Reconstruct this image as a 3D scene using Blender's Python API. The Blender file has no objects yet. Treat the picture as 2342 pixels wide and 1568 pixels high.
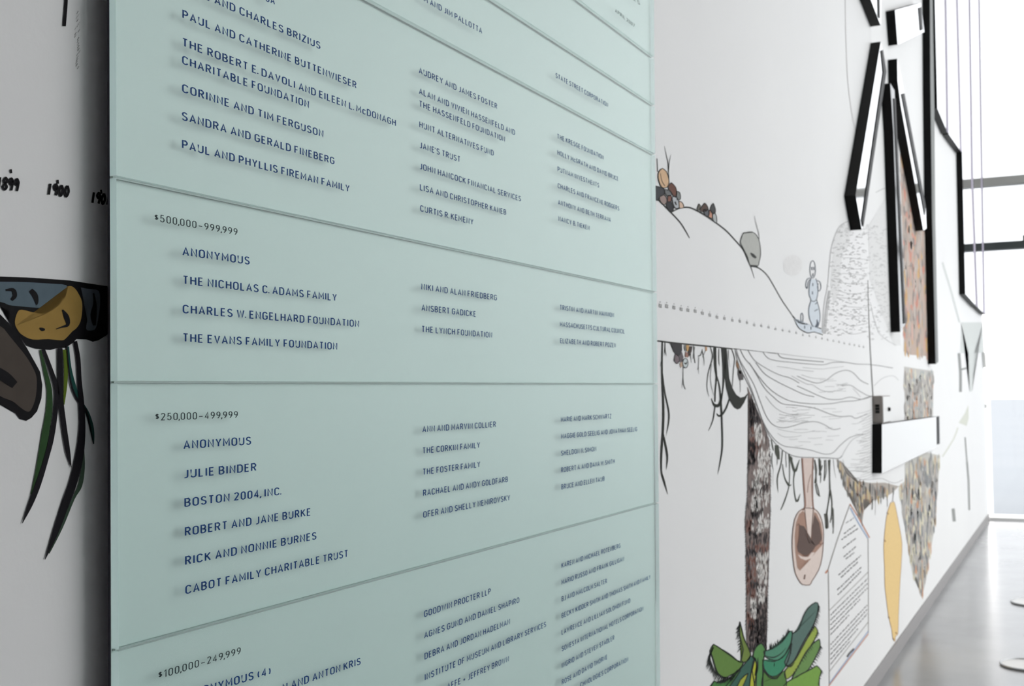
import bpy, bmesh, math, random
from mathutils import Vector, Matrix
random.seed(7)
C = bpy.context.scene.collection
W, H = 2342, 1568
# ------------------------------------------------------------------ camera
F, YAW, PITCH, ROLL = 2700.0, 0.44851241, 0.04128137, -0.01249697
CAMX, CAMZ = 1.0, 1.53            # one metre from the mural wall, eye height
def level_to_world(l):            # level axes: x right, y down, z forward
    n = (math.cos(YAW), 0, -math.sin(YAW)); u = (math.sin(YAW), 0, math.cos(YAW))
    return Vector((sum(a*b for a, b in zip(l, n)), sum(a*b for a, b in zip(l, u)), -l[1]))
def rot(c):                       # camera axes -> level axes
    cr, sr = math.cos(ROLL), math.sin(ROLL); cp, sp = math.cos(PITCH), math.sin(PITCH)
    x, y, z = c
    x, y = cr*x + sr*y, -sr*x + cr*y
    return (x, cp*y - sp*z, sp*y + cp*z)
CAM = Vector((CAMX, 0, CAMZ))
def ray(px, py):
    return level_to_world(rot(((px-W/2)/F, (py-H/2)/F, 1.0)))
def on_x(px, py, X=0.0):          # point of the plane x = X seen at a photo position
    d = ray(px, py); return CAM + d*((X-CAMX)/d.x)
def on_z(px, py, Z=0.0):
    d = ray(px, py); return CAM + d*((Z-CAMZ)/d.z)
def on_y(px, py, Y):
    d = ray(px, py); return CAM + d*(Y/d.y)
cam = bpy.data.cameras.new('camera'); co = bpy.data.objects.new('camera', cam); C.objects.link(co)
right, down, fwd = level_to_world(rot((1,0,0))), level_to_world(rot((0,1,0))), level_to_world(rot((0,0,1)))
M = Matrix((right, -down, -fwd)).transposed().to_4x4(); M.translation = CAM
co.matrix_world = M
cam.sensor_width = 23.6; cam.lens = F*23.6/W; cam.clip_start = .02; cam.clip_end = 400
cam.dof.use_dof = True; cam.dof.focus_distance = 1.5; cam.dof.aperture_fstop = 8
bpy.context.scene.camera = co
# ------------------------------------------------------------------ sky and exposure
sc = bpy.context.scene
wd = bpy.data.worlds.new('overcast_sky'); sc.world = wd; wd.use_nodes = True
nt = wd.node_tree; bg = nt.nodes['Background']
bg.inputs[0].default_value = (1.0, .985, .975, 1); bg.inputs[1].default_value = 3.85
sc.view_settings.view_transform = 'Standard'; sc.view_settings.look = 'None'
sc.view_settings.exposure = 0.0; sc.view_settings.gamma = 1
sc.cycles.max_bounces = 10; sc.cycles.diffuse_bounces = 5; sc.cycles.transparent_max_bounces = 16
sc.cycles.use_denoising = True
# ------------------------------------------------------------------ materials
def mat(name, col, rough=.6, metal=0, spec=.5, coat=0, bump=None, noise=None):
    m = bpy.data.materials.new(name); m.use_nodes = True
    t = m.node_tree; b = t.nodes['Principled BSDF']
    b.inputs['Base Color'].default_value = (*col, 1); b.inputs['Roughness'].default_value = rough
    b.inputs['Metallic'].default_value = metal; b.inputs['Specular IOR Level'].default_value = spec
    b.inputs['Coat Weight'].default_value = coat; b.inputs['Coat Roughness'].default_value = .05
    tc = t.nodes.new('ShaderNodeTexCoord')
    if noise:                                    # (scale, amount, second colour)
        n = t.nodes.new('ShaderNodeTexNoise'); n.inputs['Scale'].default_value = noise[0]; n.inputs['Detail'].default_value = 6
        t.links.new(tc.outputs['Object'], n.inputs['Vector'])
        r = t.nodes.new('ShaderNodeMapRange'); r.inputs[1].default_value = .35; r.inputs[2].default_value = .65
        r.inputs[3].default_value = 0; r.inputs[4].default_value = noise[1]
        t.links.new(n.outputs[0], r.inputs[0])
        x = t.nodes.new('ShaderNodeMix'); x.data_type = 'RGBA'
        x.inputs[6].default_value = (*col, 1); x.inputs[7].default_value = (*noise[2], 1)
        t.links.new(r.outputs[0], x.inputs[0]); t.links.new(x.outputs[2], b.inputs['Base Color'])
    if bump:
        n2 = t.nodes.new('ShaderNodeTexNoise'); n2.inputs['Scale'].default_value = bump[0]; n2.inputs['Detail'].default_value = 4
        t.links.new(tc.outputs['Object'], n2.inputs['Vector'])
        bp = t.nodes.new('ShaderNodeBump'); bp.inputs['Strength'].default_value = bump[1]; bp.inputs['Distance'].default_value = .001
        t.links.new(n2.outputs[0], bp.inputs['Height']); t.links.new(bp.outputs[0], b.inputs['Normal'])
    return m
def glassmat(name, tint, ior=1.5, rough=.02):
    m = bpy.data.materials.new(name); m.use_nodes = True; t = m.node_tree; t.nodes.clear()
    o = t.nodes.new('ShaderNodeOutputMaterial'); tr = t.nodes.new('ShaderNodeBsdfTransparent'); g = t.nodes.new('ShaderNodeBsdfGlossy')
    f = t.nodes.new('ShaderNodeFresnel'); mx = t.nodes.new('ShaderNodeMixShader'); f.inputs[0].default_value = ior
    tr.inputs[0].default_value = (*tint, 1); g.inputs['Roughness'].default_value = rough
    ge = t.nodes.new('ShaderNodeNewGeometry'); iv = t.nodes.new('ShaderNodeMath'); iv.operation = 'SUBTRACT'; iv.inputs[0].default_value = 1
    ml = t.nodes.new('ShaderNodeMath'); ml.operation = 'MULTIPLY'      # the far face of the sheet adds no second reflection
    t.links.new(ge.outputs['Backfacing'], iv.inputs[1]); t.links.new(iv.outputs[0], ml.inputs[0]); t.links.new(f.outputs[0], ml.inputs[1])
    t.links.new(ml.outputs[0], mx.inputs[0]); t.links.new(tr.outputs[0], mx.inputs[1]); t.links.new(g.outputs[0], mx.inputs[2])
    t.links.new(mx.outputs[0], o.inputs[0]); return m
_ink = {}
def ink(r, g, b):                                # flat paint, sRGB 0-255
    k = (r, g, b)
    if k not in _ink:
        l = [((v/255+.055)/1.055)**2.4 if v > 10 else v/255/12.92 for v in k]
        _ink[k] = mat('paint', l, .7, spec=.12, noise=(60, .35, [v*.8 for v in l]))
    return _ink[k]
WALLM = mat('white_wall_paint', (.80,.80,.80), .55, spec=.3, bump=(90, .25), noise=(1.3, .5, (.77,.77,.775)))
CEILM = mat('ceiling_paint', (.62,.62,.62), .8)
BACKW = mat('grey_back_wall', (.42,.42,.42), .7)
FLOORM = mat('polished_concrete', (.22,.225,.23), .20, spec=.7, noise=(1.1, 1, (.30,.305,.31)), bump=(30,.1))
BASEM = mat('grey_baseboard', (.27,.26,.26), .5)
FRAMEM = mat('dark_window_frame', (.06,.07,.07), .4, metal=.3)
RAILM = mat('grey_window_frame', (.34,.34,.32), .5)
GLASSM = glassmat('window_glass', (.66,.675,.69), 1.3)
GLASSC = glassmat('clear_window_glass', (.97,.98,.98), 1.3)
PANEM = glassmat('donor_glass', (.955,.985,.98), 1.42, .4)
EDGEM = mat('polished_glass_edge', (.78,.92,.90), .3)
_t = EDGEM.node_tree; _b = _t.nodes['Principled BSDF']; _o = _t.nodes['Material Output']; _l = _t.nodes.new('ShaderNodeBsdfTranslucent'); _l.inputs[0].default_value = (.80,.95,.93,1)
_m = _t.nodes.new('ShaderNodeMixShader'); _m.inputs[0].default_value = .5
_t.links.new(_b.outputs[0], _m.inputs[1]); _t.links.new(_l.outputs[0], _m.inputs[2]); _t.links.new(_m.outputs[0], _o.inputs[0])
BACKM = mat('aqua_frosted_backing', (.64,.75,.725), .5, noise=(2.0,.35,(.61,.735,.705)))
BACKDM = mat('dark_mounting_rail', (.02,.015,.03), .6)
BLACKM = mat('black_lacquer', (.004,.004,.004), .5, spec=.15)
MIRRORM = mat('mirror_face', (.93,.93,.93), .06, metal=1)
SATINM = mat('satin_grey_face', (.13,.14,.13), .5, metal=.2)
LACQ = mat('white_lacquer', (.88,.88,.88), .25, spec=.45)
SEAMM = mat('violet_grey_edge', (.42,.38,.48), .5)
TAUPEM = mat('taupe_plastic', (.30,.27,.25), .5)
WHITEP = mat('white_plastic', (.75,.75,.74), .35)
STEELM = mat('dark_steel', (.48,.49,.50), .3, metal=.6)
NAVY = mat('navy_lettering', (.002,.045,.19), .6, spec=.15)
GREYL = mat('grey_lettering', (.03,.05,.055), .6, spec=.15)
JOINTM = mat('glass_joint', (.40,.50,.475), .5)
GROUNDM = mat('pale_pavement', (.48,.495,.51), .9, noise=(.3,.6,(.44,.46,.48)))
# ------------------------------------------------------------------ building helpers
def link(name, me, parent=None, m=None):
    o = bpy.data.objects.new(name, me); C.objects.link(o)
    if parent: o.parent = parent
    if m and me: me.materials.append(m)
    return o
def tag(o, label, cat, group=None):
    o['label'] = label; o['category'] = cat
    if group: o['group'] = group
    return o
def struct(o): o['kind'] = 'structure'; return o
def from_data(name, vs, fs, m, parent=None):
    me = bpy.data.meshes.new(name); me.from_pydata([tuple(v) for v in vs], [], fs); me.update()
    return link(name, me, parent, m)
def box(name, a, b, m, parent=None, bevel=0):
    bm = bmesh.new(); bmesh.ops.create_cube(bm, size=1)
    for v in bm.verts: v.co = Vector([a[i] + (b[i]-a[i])*(v.co[i]+.5) for i in range(3)])
    if bevel: bmesh.ops.bevel(bm, geom=bm.edges[:], offset=bevel, segments=2, affect='EDGES')
    me = bpy.data.meshes.new(name); bm.to_mesh(me); bm.free()
    return link(name, me, parent, m)
def prism_x(name, poly, x0, x1, mfront, mside, parent=None):   # polygon of (y,z) points extruded from x0 (wall) to x1 (front)
    n = len(poly); area = sum(poly[i][0]*poly[(i+1)%n][1]-poly[(i+1)%n][0]*poly[i][1] for i in range(n))
    if area < 0: poly = poly[::-1]
    vs = [(x0, y, z) for y, z in poly] + [(x1, y, z) for y, z in poly]
    fs = [list(range(n))[::-1], list(range(n, 2*n))] + [[i, (i+1)%n, n+(i+1)%n, n+i] for i in range(n)]
    me = bpy.data.meshes.new(name); me.from_pydata(vs, [], fs); me.update()
    me.materials.append(mfront); me.materials.append(mside)
    for p in me.polygons: p.material_index = 0 if p.index == 1 else 1
    return link(name, me, parent)
def tube(name, pts, r, m, parent=None, n=8, closed=False):
    vs = []; fs = []; N = len(pts); pts = [Vector(p) for p in pts]
    for i, p in enumerate(pts):
        d = (pts[(i+1) % N] - pts[i-1]) if closed else (pts[min(i+1, N-1)] - pts[max(i-1, 0)])
        d.normalize(); a = d.cross(Vector((.13,.27,.95))).normalized(); b = d.cross(a)
        for k in range(n):
            t = 2*math.pi*k/n; vs.append(p + (a*math.cos(t)+b*math.sin(t))*r)
    for i in range(N if closed else N-1):
        for k in range(n):
            j = (i+1) % N; fs.append([i*n+k, i*n+(k+1)%n, j*n+(k+1)%n, j*n+k])
    if not closed: fs += [list(range(n))[::-1], [(N-1)*n+k for k in range(n)]]
    o = from_data(name, vs, fs, m, parent)
    for p in o.data.polygons: p.use_smooth = True
    return o
# ------------------------------------------------------------------ flat paint laid on the mural wall
def smooth(pts, k=4):             # Catmull-Rom through points; each point may carry a width as third value
    if len(pts) < 3 or k < 2: return [tuple(p) for p in pts]
    out = []
    P = [pts[0]] + list(pts) + [pts[-1]]
    for i in range(1, len(P)-2):
        for j in range(k):
            t = j/k
            out.append(tuple(.5*(2*b+(c-a)*t+(2*a-5*b+4*c-d)*t*t+(3*b-a-3*c+d)*t**3) for a, b, c, d in zip(P[i-1], P[i], P[i+1], P[i+2])))
    out.append(tuple(P[-2])); return out
class Paint:                      # gathers painted shapes given in photo positions, lays them on the plane x = X
    def __init__(s, X): s.v = []; s.f = []; s.X = X
    def poly(s, pts):
        n = len(s.v); s.v += [on_x(p[0], p[1], s.X) for p in pts]; s.f.append(list(range(n, n+len(pts))))
    def line(s, pts, w=None, k=4):
        if w is not None: pts = [(p[0], p[1], w) for p in pts]
        pts = smooth(pts, k); n = len(s.v); N = len(pts)
        for i, (x, y, ww) in enumerate(pts):
            ww = max(ww, .25)
            a, b = pts[max(i-1, 0)], pts[min(i+1, N-1)]
            dx, dy = b[0]-a[0], b[1]-a[1]; L = math.hypot(dx, dy) or 1
            nx, ny = -dy/L*ww/2, dx/L*ww/2
            s.v += [on_x(x+nx, y+ny, s.X), on_x(x-nx, y-ny, s.X)]
        for i in range(N-1): s.f.append([n+2*i, n+2*i+1, n+2*i+3, n+2*i+2])
    def outline(s, pts, w, k=3):
        s.line([(*p, w) for p in pts] + [(*pts[0], w)], None, k)
    def done(s, name, m, parent, label=None, stuff=False):
        # tessellate big n-gons cleanly
        bm = bmesh.new(); vv = [bm.verts.new(v) for v in s.v]
        for f in s.f:
            try: bm.faces.new([vv[i] for i in f])
            except ValueError: pass
        big = [f for f in bm.faces if len(f.verts) > 4]
        if big: bmesh.ops.triangulate(bm, faces=big)
        bm.normal_update()
        for f in bm.faces:
            if f.normal.x < 0: f.normal_flip()
        me = bpy.data.meshes.new(name); bm.to_mesh(me); bm.free()
        o = link(name, me, parent, m)
        if label: o['label'] = label
        if stuff: o['kind'] = 'stuff'
        return o
def conv(sx, ox, oy):             # reading taken on a zoomed crop -> photo position
    return lambda pts: [((p[0]/sx)+ox, (p[1]/sx)+oy) + tuple(p[2:3]) for p in pts]
def wconv(sx, ox, oy):            # same, the width too
    return lambda pts: [((p[0]/sx)+ox, (p[1]/sx)+oy, p[2]/sx) for p in pts]
# ------------------------------------------------------------------ the room
YEND = on_x(2258, 1100).y
CEIL = 8.0; XR = 7.5; YB = -4.0
wall = struct(box('wall_left', (-.2, YB, 0), (0, YEND, CEIL), WALLM))
struct(box('floor', (-.2, YB-.2, -.15), (XR+.2, YEND+.3, 0), FLOORM))
struct(box('ceiling', (-.2, YB-.2, CEIL), (XR+.2, YEND+.3, CEIL+.2), CEILM))
struct(box('wall_back', (0, YB-.2, 0), (XR, YB, CEIL), BACKW))
struct(box('wall_right', (XR, YB, 0), (XR+.2, 3.7, CEIL), WALLM))
struct(box('baseboard_left', (0, YB, 0), (.012, YEND, .075), BASEM))
# end window wall: frame bars and panes
z_up = on_y(2300, 411, YEND).z; z_lo = on_y(2300, 560, YEND).z
win = struct(link('window_1', None)); win.location = (0,0,0)
xs = [0.03, 2.6, 5.1, XR-.03]
zs = [.04, z_lo, z_up, 6.4, CEIL-.05]
for i in range(3):
    for j in range(4):
        box('pane', (xs[i]+.02, YEND+.09, zs[j]+.02), (xs[i+1]-.02, YEND+.10, zs[j+1]-.02), GLASSM, win)
for i, x in enumerate(xs[1:]):
    box('mullion', (x-.04, YEND+.03, 0), (x+.04, YEND+.16, CEIL), FRAMEM, win, .004)
box('transom', (0, YEND+.03, z_lo-.045), (XR, YEND+.16, z_lo+.045), FRAMEM, win, .004)
box('transom', (0, YEND+.03, z_up-.05), (XR, YEND+.16, z_up+.05), RAILM, win, .004)
box('transom', (0, YEND+.03, 6.36), (XR, YEND+.16, 6.44), FRAMEM, win, .004)
box('window_sill', (0, YEND+.02, 0), (XR, YEND+.18, .03), WHITEP, win, .004)
box('blind_box', (.45, YEND-.02, z_lo+.03), (XR, YEND+.03, z_lo+.10), FRAMEM, win, .004)
# side windows along the right of the hall
win2 = struct(link('window_2', None))
ys = [3.7, 6.5, 9.1, 11.7, YEND]
for i in range(4):
    for a, b in ((.05, 3.2), (3.2, CEIL-.05)):
        box('pane', (XR+.09, ys[i]+.04, a+.03), (XR+.10, ys[i+1]-.04, b-.03), GLASSC, win2)
    box('mullion', (XR+.03, ys[i]-.04, 0), (XR+.16, ys[i]+.04, CEIL), FRAMEM, win2, .004)
for z in (.03, 3.2, CEIL-.04): box('transom', (XR+.03, 3.7, z-.04), (XR+.16, YEND, z+.04), FRAMEM, win2, .004)
struct(box('ground', (-60, -60, -.40), (120, 160, -.16), GROUNDM))

# ------------------------------------------------------------------ the mural, painted on wall_left
X1, X2, X3, X4 = .0006, .0010, .0014, .0018
BLK = ink(14,13,17); 
a0 = conv(2.24, 0, 0); 
# --- year labels on the left
def yeardigits(P, s, x, y, h, adv, slope=.2, w=5):
    G = {'1': [[(.45,0),(.5,1)]], '8': [[(.5,.5),(.15,.72),(.5,1),(.85,.75),(.5,.5),(.1,.25),(.5,0),(.9,.25),(.5,.5)]],
         '9': [[(.85,.75),(.5,1),(.15,.75),(.5,.5),(.85,.78),(.8,.3),(.7,0)]], '0': [[(.5,1),(.12,.5),(.5,0),(.88,.5),(.5,1)]]}
    for i, ch in enumerate(s):
        for st in G[ch]:
            pts = [(x+i*adv+a*adv*.85+b*3, y+(i*adv+a*adv)*slope-b*h) for a, b in st]
            P.line(pts, w, 5)
for s, x, y, tx, ty, h in (('1899', -8, 431, 25, 387, 27), ('1900', 107, 444, 132, 411, 25), ('1901', 207, 463, 231, 434, 24)):
    P = Paint(X2); yeardigits(P, s, x, y, h, 13 if s != '1901' else 11.5, .12, 5.5)
    P.line([(tx, ty), (tx+1, ty+9)], 4.5); P.done('year_mark', BLK, wall)
P = Paint(X2); P.line([(153,-60),(151.5,0),(149,35),(147,60)], 7.5); P.done('pen_line', BLK, wall)
P = Paint(X1)
for i in range(22):
    x = random.gauss(178, 3); y = 25+i*6; P.line([(x+2, y), (x-2, y+7)], random.uniform(.6, 1.6), 1)
P.done('smudge', ink(163,163,161), wall)
# --- stones and grass at the left
st = link('painted_stones', None, wall); st['label'] = 'painted row of outlined grey and gold stones on the wall'
P = Paint(X1)
P.poly([(-80,630),(0,632),(60,634),(120,638),(160,641),(200,648),(250,655),(300,658),(300,700),(262,742),(245,765),(225,778),(212,781),(198,776),(185,768),(175,775),(165,785),(150,795),(130,796),(115,800),(80,797),(60,790),(48,774),(30,752),(20,735),(22,712),(0,700),(-80,690)])
P.poly([(-80,640),(0,718),(20,738),(45,770),(62,796),(80,828),(92,850),(97,880),(95,910),(85,940),(72,955),(60,962),(45,958),(35,945),(15,930),(0,925),(-80,880)])
P.done('stone_outline', BLK, st)
P = Paint(X2); P.poly(smooth([(-80,644),(0,644),(60,645),(110,648),(152,652),(145,668),(124,688),(100,702),(80,703),(45,700),(20,697),(0,690),(-80,680)],3)); P.done('stone', ink(92,108,118), st)
P = Paint(X2); P.poly(smooth([(153,655),(163,654),(172,660),(180,672),(187,688),(188,710),(184,735),(175,750),(165,758),(150,774),(140,778),(110,775),(75,776),(50,765),(38,750),(34,735),(40,714),(50,708),(80,715),(105,717),(125,706),(145,688),(152,672)],3)); P.done('stone', ink(160,129,68), st)
P = Paint(X2); P.poly(smooth([(185,657),(205,661),(226,665),(229,690),(226,720),(220,748),(212,755),(197,752),(202,722),(203,690),(196,670)],3)); P.done('stone', ink(80,86,94), st)
P = Paint(X2); P.poly(smooth([(-80,700),(0,745),(15,760),(40,790),(60,815),(75,840),(83,860),(84,885),(80,915),(70,938),(60,940),(45,930),(30,918),(10,910),(0,905),(-80,860)],3)); P.done('stone', ink(78,70,64), st)
P = Paint(X3)
P.line([(13,663,4),(30,663,9),(34,676,10),(26,686,6)]); P.line([(70,663,10),(80,675,13),(84,690,8),(84,697,2)]); P.line([(143,708,3),(152,724,12),(155,742,8),(140,748,3),(128,752,2)])
P.line([(91,750,3),(97,753,8),(103,753,3)]); P.line([(214,670,3),(217,695,8),(214,720,14),(216,744,7)]); P.line([(-20,842,22),(12,862,25),(34,880,18)])
P.done('stone_marks', BLK, st)
gr = link('painted_grass_blades', None, wall); gr['label'] = 'green and black painted grass blades hanging under the stones at the left'
def blade(black, green, gm):
    if green:
        P = Paint(X2); P.line(green); P.done('blade_tint', gm, gr)
    P = Paint(X3); P.line(black); P.done('blade', ink(20,18,24), gr)
blade([(99,798,8),(118,850,10),(130,892,12),(127,940,11),(118,1000,12),(106,1048,11),(88,1105,13),(70,1152,11),(51,1196,1.5)],
      [(92,800,4),(104,850,9),(113,892,12),(112,940,15),(104,990,17),(96,1040,17),(86,1085,13),(72,1130,4)], ink(44,74,40))
blade([(137,796,12),(138,850,13),(139,910,12),(146,970,12),(155,1030,11),(163,1068,1.5)], [(148,799,8),(151,840,9),(150,880,8),(146,925,3)], ink(92,112,28))
blade([(153,790,3),(157,840,3),(163,880,4),(176,912,5),(196,938,5),(206,975,3),(213,1015,1)], [(155,792,6),(160,840,7),(170,882,8),(182,914,8),(200,945,9),(210,980,10),(214,1015,3)], ink(24,74,68))
blade([(172,780,9),(179,820,10),(182,870,10),(186,920,13),(188,980,15),(182,1040,19),(168,1100,19),(150,1150,18),(125,1222,13),(103,1279,1.5)],
      [(191,1030,4),(190,1070,8),(183,1110,10),(168,1140,6),(140,1205,8),(112,1265,3)], ink(58,76,62))

# --- hill, pebbles, boulder and snow figure, right of the glass
c3 = conv(3.136, 1480, 300); w3 = wconv(3.136, 1480, 300)
DK = ink(36,38,33)
P = Paint(X2)
P.line(w3([(60,470,9),(80,490,10),(150,560,9),(235,650,8),(280,720,7),(305,765,4)]))
P.line(w3([(175,580,8),(230,553,9),(290,545,10),(340,560,10),(420,605,10),(500,660,9),(570,715,9),(640,790,8),(690,850,8),(725,930,7),(745,975,5),(770,1055,2)]))
P.line(w3([(740,965,14),(800,980,8),(860,1030,7),(910,1110,6),(970,1215,6),(1045,1325,5),(1075,1390,5),(1100,1420,5),(1150,1445,6),(1200,1440,5),(1260,1460,5)]))
P.line(w3([(1045,1325,8),(1090,1370,12),(1150,1385,8),(1210,1405,9),(1250,1415,6)]))
P.line(w3([(125,105,1),(140,180,4),(150,230,5),(157,350,6)])); P.line(w3([(172,165,1),(160,220,4),(154,290,4)])); P.line(w3([(72,195,4),(76,290,5)]))
P.done('hill_line', DK, wall, 'black ink hill contour painted on the wall beside the glass')
pile = link('painted_pebble_pile', None, wall); pile['label'] = 'painted pile of coloured pebbles on the hilltop line'
PEB = [([(110,265),(140,290),(155,340),(158,365),(145,400),(110,405),(90,370),(80,330),(85,290)], (222,186,150)),
 ([(60,392),(120,410),(125,450),(90,470),(78,497),(60,480)], (66,66,70)), ([(175,368),(205,400),(212,440),(205,475),(180,450),(150,400)], (112,74,60)),
 ([(120,415),(165,425),(178,455),(140,462)], (118,120,122)), ([(212,430),(235,440),(240,485),(215,490)], (130,134,132)),
 ([(90,470),(120,455),(140,480),(142,510),(120,527),(95,502)], (160,140,134)), ([(150,460),(175,465),(172,502),(148,505)], (136,92,80)),
 ([(180,475),(205,465),(225,500),(230,545),(205,552),(187,520)], (190,194,198)), ([(230,500),(253,512),(264,545),(232,550)], (222,192,170)),
 ([(140,510),(170,505),(192,545),(178,577),(145,552)], (50,50,54)),
 ([(372,520),(383,535),(375,562),(360,562)], (120,116,104)), ([(412,515),(425,525),(440,560),(405,577),(380,565)], (90,70,62)),
 ([(475,515),(490,555),(487,590),(458,580),(457,545)], (74,74,76)), ([(447,565),(465,580),(468,622),(442,612)], (206,152,130)),
 ([(485,585),(498,610),(499,656),(476,642),(470,600)], (186,190,190)), ([(402,562),(440,560),(446,600),(420,606)], (96,98,104))]
for pts, col in PEB:
    q = c3(pts); P = Paint(X3); P.poly(smooth([*q, q[0]], 2)[:-1]); o = P.done('pebble', ink(*col), pile)
P = Paint(X4)
for pts, col in PEB: P.outline(c3(pts), 1.7, 2)
P.line(w3([(95,300,3),(108,360,4),(128,392,5)])); P.line(w3([(200,505,12),(210,530,8)]))
P.done('pebble_outlines', ink(40,38,36), pile)
bo = link('painted_boulder', None, wall); bo['label'] = 'grey painted boulder perched on the hill line'
bp = c3([(690,730),(755,722),(800,770),(815,870),(805,930),(790,970),(740,962),(720,900),(685,830),(670,790)])
P = Paint(X3); P.poly(smooth([*bp, bp[0]], 2)[:-1]); P.done('boulder_fill', ink(186,187,182), bo)
P = Paint(X4); P.outline(bp, 1.6, 3); P.line(w3([(690,730,8),(755,723,8)])); P.line(w3([(740,965,14),(790,968,14)])); P.line(w3([(742,872,8),(760,890,22),(782,908,14)])); P.line(w3([(770,605,1),(785,670,3),(803,740,3),(803,790,3)]))
P.done('boulder_outline', ink(52,54,52), bo)
sn = link('painted_snow_figure', None, wall); sn['label'] = 'pale blue ink figure with raised arms drawn at the foot of the hill'
def ell(cx, cy, rx, ry, n=14): return [(cx+rx*math.cos(2*math.pi*i/n), cy+ry*math.sin(2*math.pi*i/n)) for i in range(n)]
P = Paint(X2); P.poly(c3([(1175,1060),(1165,1100),(1162,1170),(1175,1210),(1160,1270),(1165,1340),(1190,1402),(1222,1410),(1240,1350),(1235,1280),(1217,1208),(1222,1180),(1225,1110),(1210,1060)]))
P.poly(c3([(1050,1335),(1090,1375),(1150,1390),(1250,1420),(1258,1452),(1200,1438),(1150,1442),(1100,1418),(1078,1390)])); P.done('snow_fill', ink(214,222,230), sn)
P = Paint(X3); P.outline(c3(ell(1188,990,20,62)), 1.5, 2)
for l in ([(1170,1052),(1148,1062),(1138,1105),(1148,1128),(1156,1082),(1170,1062)], [(1215,1070),(1240,1080),(1247,1120),(1232,1147),(1222,1120),(1228,1090)],
          [(1178,1050),(1165,1100),(1162,1170),(1176,1210),(1160,1270),(1165,1340),(1190,1402)], [(1210,1055),(1225,1110),(1222,1180),(1216,1208),(1236,1280),(1240,1350),(1222,1410)],
          [(1175,1212),(1195,1220),(1216,1208)], [(1105,1370),(1103,1320),(1112,1303),(1120,1330),(1116,1368)], [(1200,1290),(1225,1275)], [(1205,1240),(1225,1225)]):
    P.line(c3(l), 1.7, 3)
for x, y in ((1188,1100),(1186,1160),(1182,985),(1196,985),(1190,1030),(1130,1405),(1175,1412)): P.line(c3([(x,y-12),(x,y+10)]), 2.2, 1)
P.line(w3([(1218,1350,6),(1222,1380,16),(1208,1405,14)])); P.done('snow_outline', ink(96,104,116), sn)
P = Paint(X1); P.poly(ell(1813,606,22,24,20)); P.done('wall_stain', ink(231,230,230), wall)
# ticks of the timeline
T = [(1510,699),(1525,700),(1541.5,703),(1558,707),(1573.5,709),(1590,711),(1606.6,716),(1623.5,720),(1640,725),(1657,728),(1675,732),(1692,734),(1708.6,737.5),(1725,743),(1741.5,745),(1758,748),(1774,752),(1790,755),(1805.6,758),(1821,761),(1836.5,766),(1851,768),(1866,771),(1880,774),(1893,777),(1906,779.5),(1919,782),(1931,785),(1943,787),(1954,789),(1965,791.5),(1975,793.5)]
P = Paint(X2)
for i, (x, y) in enumerate(T):
    s = max(.45, 1-i*.026)
    P.line([(x, y-10*s), (x, y-7*s)], 1.2*s, 1)
    P.line([(x-3.4*s, y-3*s), (x-1*s, y-4.5*s), (x-2.6*s, y+1*s), (x-.6*s, y+3.6*s)], 1.5*s, 2)
    P.line([(x+.6*s, y-3.5*s), (x+3*s, y-2*s), (x+1.2*s, y+1*s), (x+3.2*s, y+3*s), (x+1*s, y+4.2*s)], 1.5*s, 2)
P.done('timeline_marks', ink(140,140,138), wall)
# --- soil line and hanging roots
c4 = conv(3.136, 1480, 740); w4 = wconv(3.136, 1480, 740)
P = Paint(X2); P.line(w4([(60,122,11),(92,125,11),(200,138,11),(350,153,11),(480,165,10),(610,180,8)])); P.line(w4([(610,178,4),(730,190,4),(840,203,4),(930,214,4)]))
P.done('soil_line', ink(44,44,40), wall)
ro = link('painted_roots', None, wall); ro['label'] = 'dark painted roots and grass hanging below the soil line'
OL = ink(32,35,28)
P = Paint(X3)
for l in ([(110,130,9),(108,350,11),(118,600,15),(114,780,15),(105,900,14),(103,1050,10),(120,1120,13),(150,1225,1)],
          [(112,350,3),(130,500,8),(155,620,10),(156,700,9),(137,803,1)], [(115,780,6),(135,880,13),(146,960,12),(138,1048,1)], [(110,240,4),(95,305,2)], [(130,135,4),(130,190,6),(140,232,1)], [(128,180,4),(122,230,1)],
          [(258,310,3),(258,390,4),(249,465,1)], [(258,370,3),(262,430,4),(276,470,4)], [(335,160,6),(338,230,5),(346,282,4)], [(342,165,3),(330,250,3)], [(368,232,8),(385,222,5),(398,180,2)],
          [(372,240,3),(368,310,3),(362,330,2)], [(368,310,3),(372,362,1)], [(395,190,4),(408,250,4),(410,302,1)], [(420,190,3),(398,240,2)], [(320,170,8),(312,210,5),(318,280,2)],
          [(455,168,4),(470,240,7),(440,350,5),(430,450,4),(445,522,2)], [(462,290,3),(455,380,3),(462,450,3),(480,515,2)],
          [(487,170,20),(490,300,18),(498,380,12),(490,480,9),(487,560,9)], [(500,370,6),(520,450,9),(530,560,13),(537,700,12),(540,880,11),(525,990,8),(507,1083,1)],
          [(461,533,1),(478,575,14),(500,588,24),(520,575,18),(538,500,6)], [(488,590,8),(473,690,7),(441,768,2)],
          [(545,175,26),(552,270,24),(552,350,18),(546,450,10),(534,560,6)], [(590,540,9),(570,600,11),(540,648,14),(515,660,13),(499,640,1)],
          [(515,178,4),(515,260,5),(520,302,2)], [(585,185,4),(585,240,3),(595,312,1)], [(608,182,5),(628,250,5),(620,330,5),(612,455,3)], [(668,400,3),(670,492,2)]):
    P.line(w4(l))
P.poly(c4([(556,178),(556,350),(566,450),(590,545),(625,600),(650,614),(670,606),(697,565),(727,495),(700,522),(670,530),(640,508),(612,460),(590,390),(576,300),(572,178)]))
P.done('root_strokes', OL, ro, stuff=True)
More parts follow.
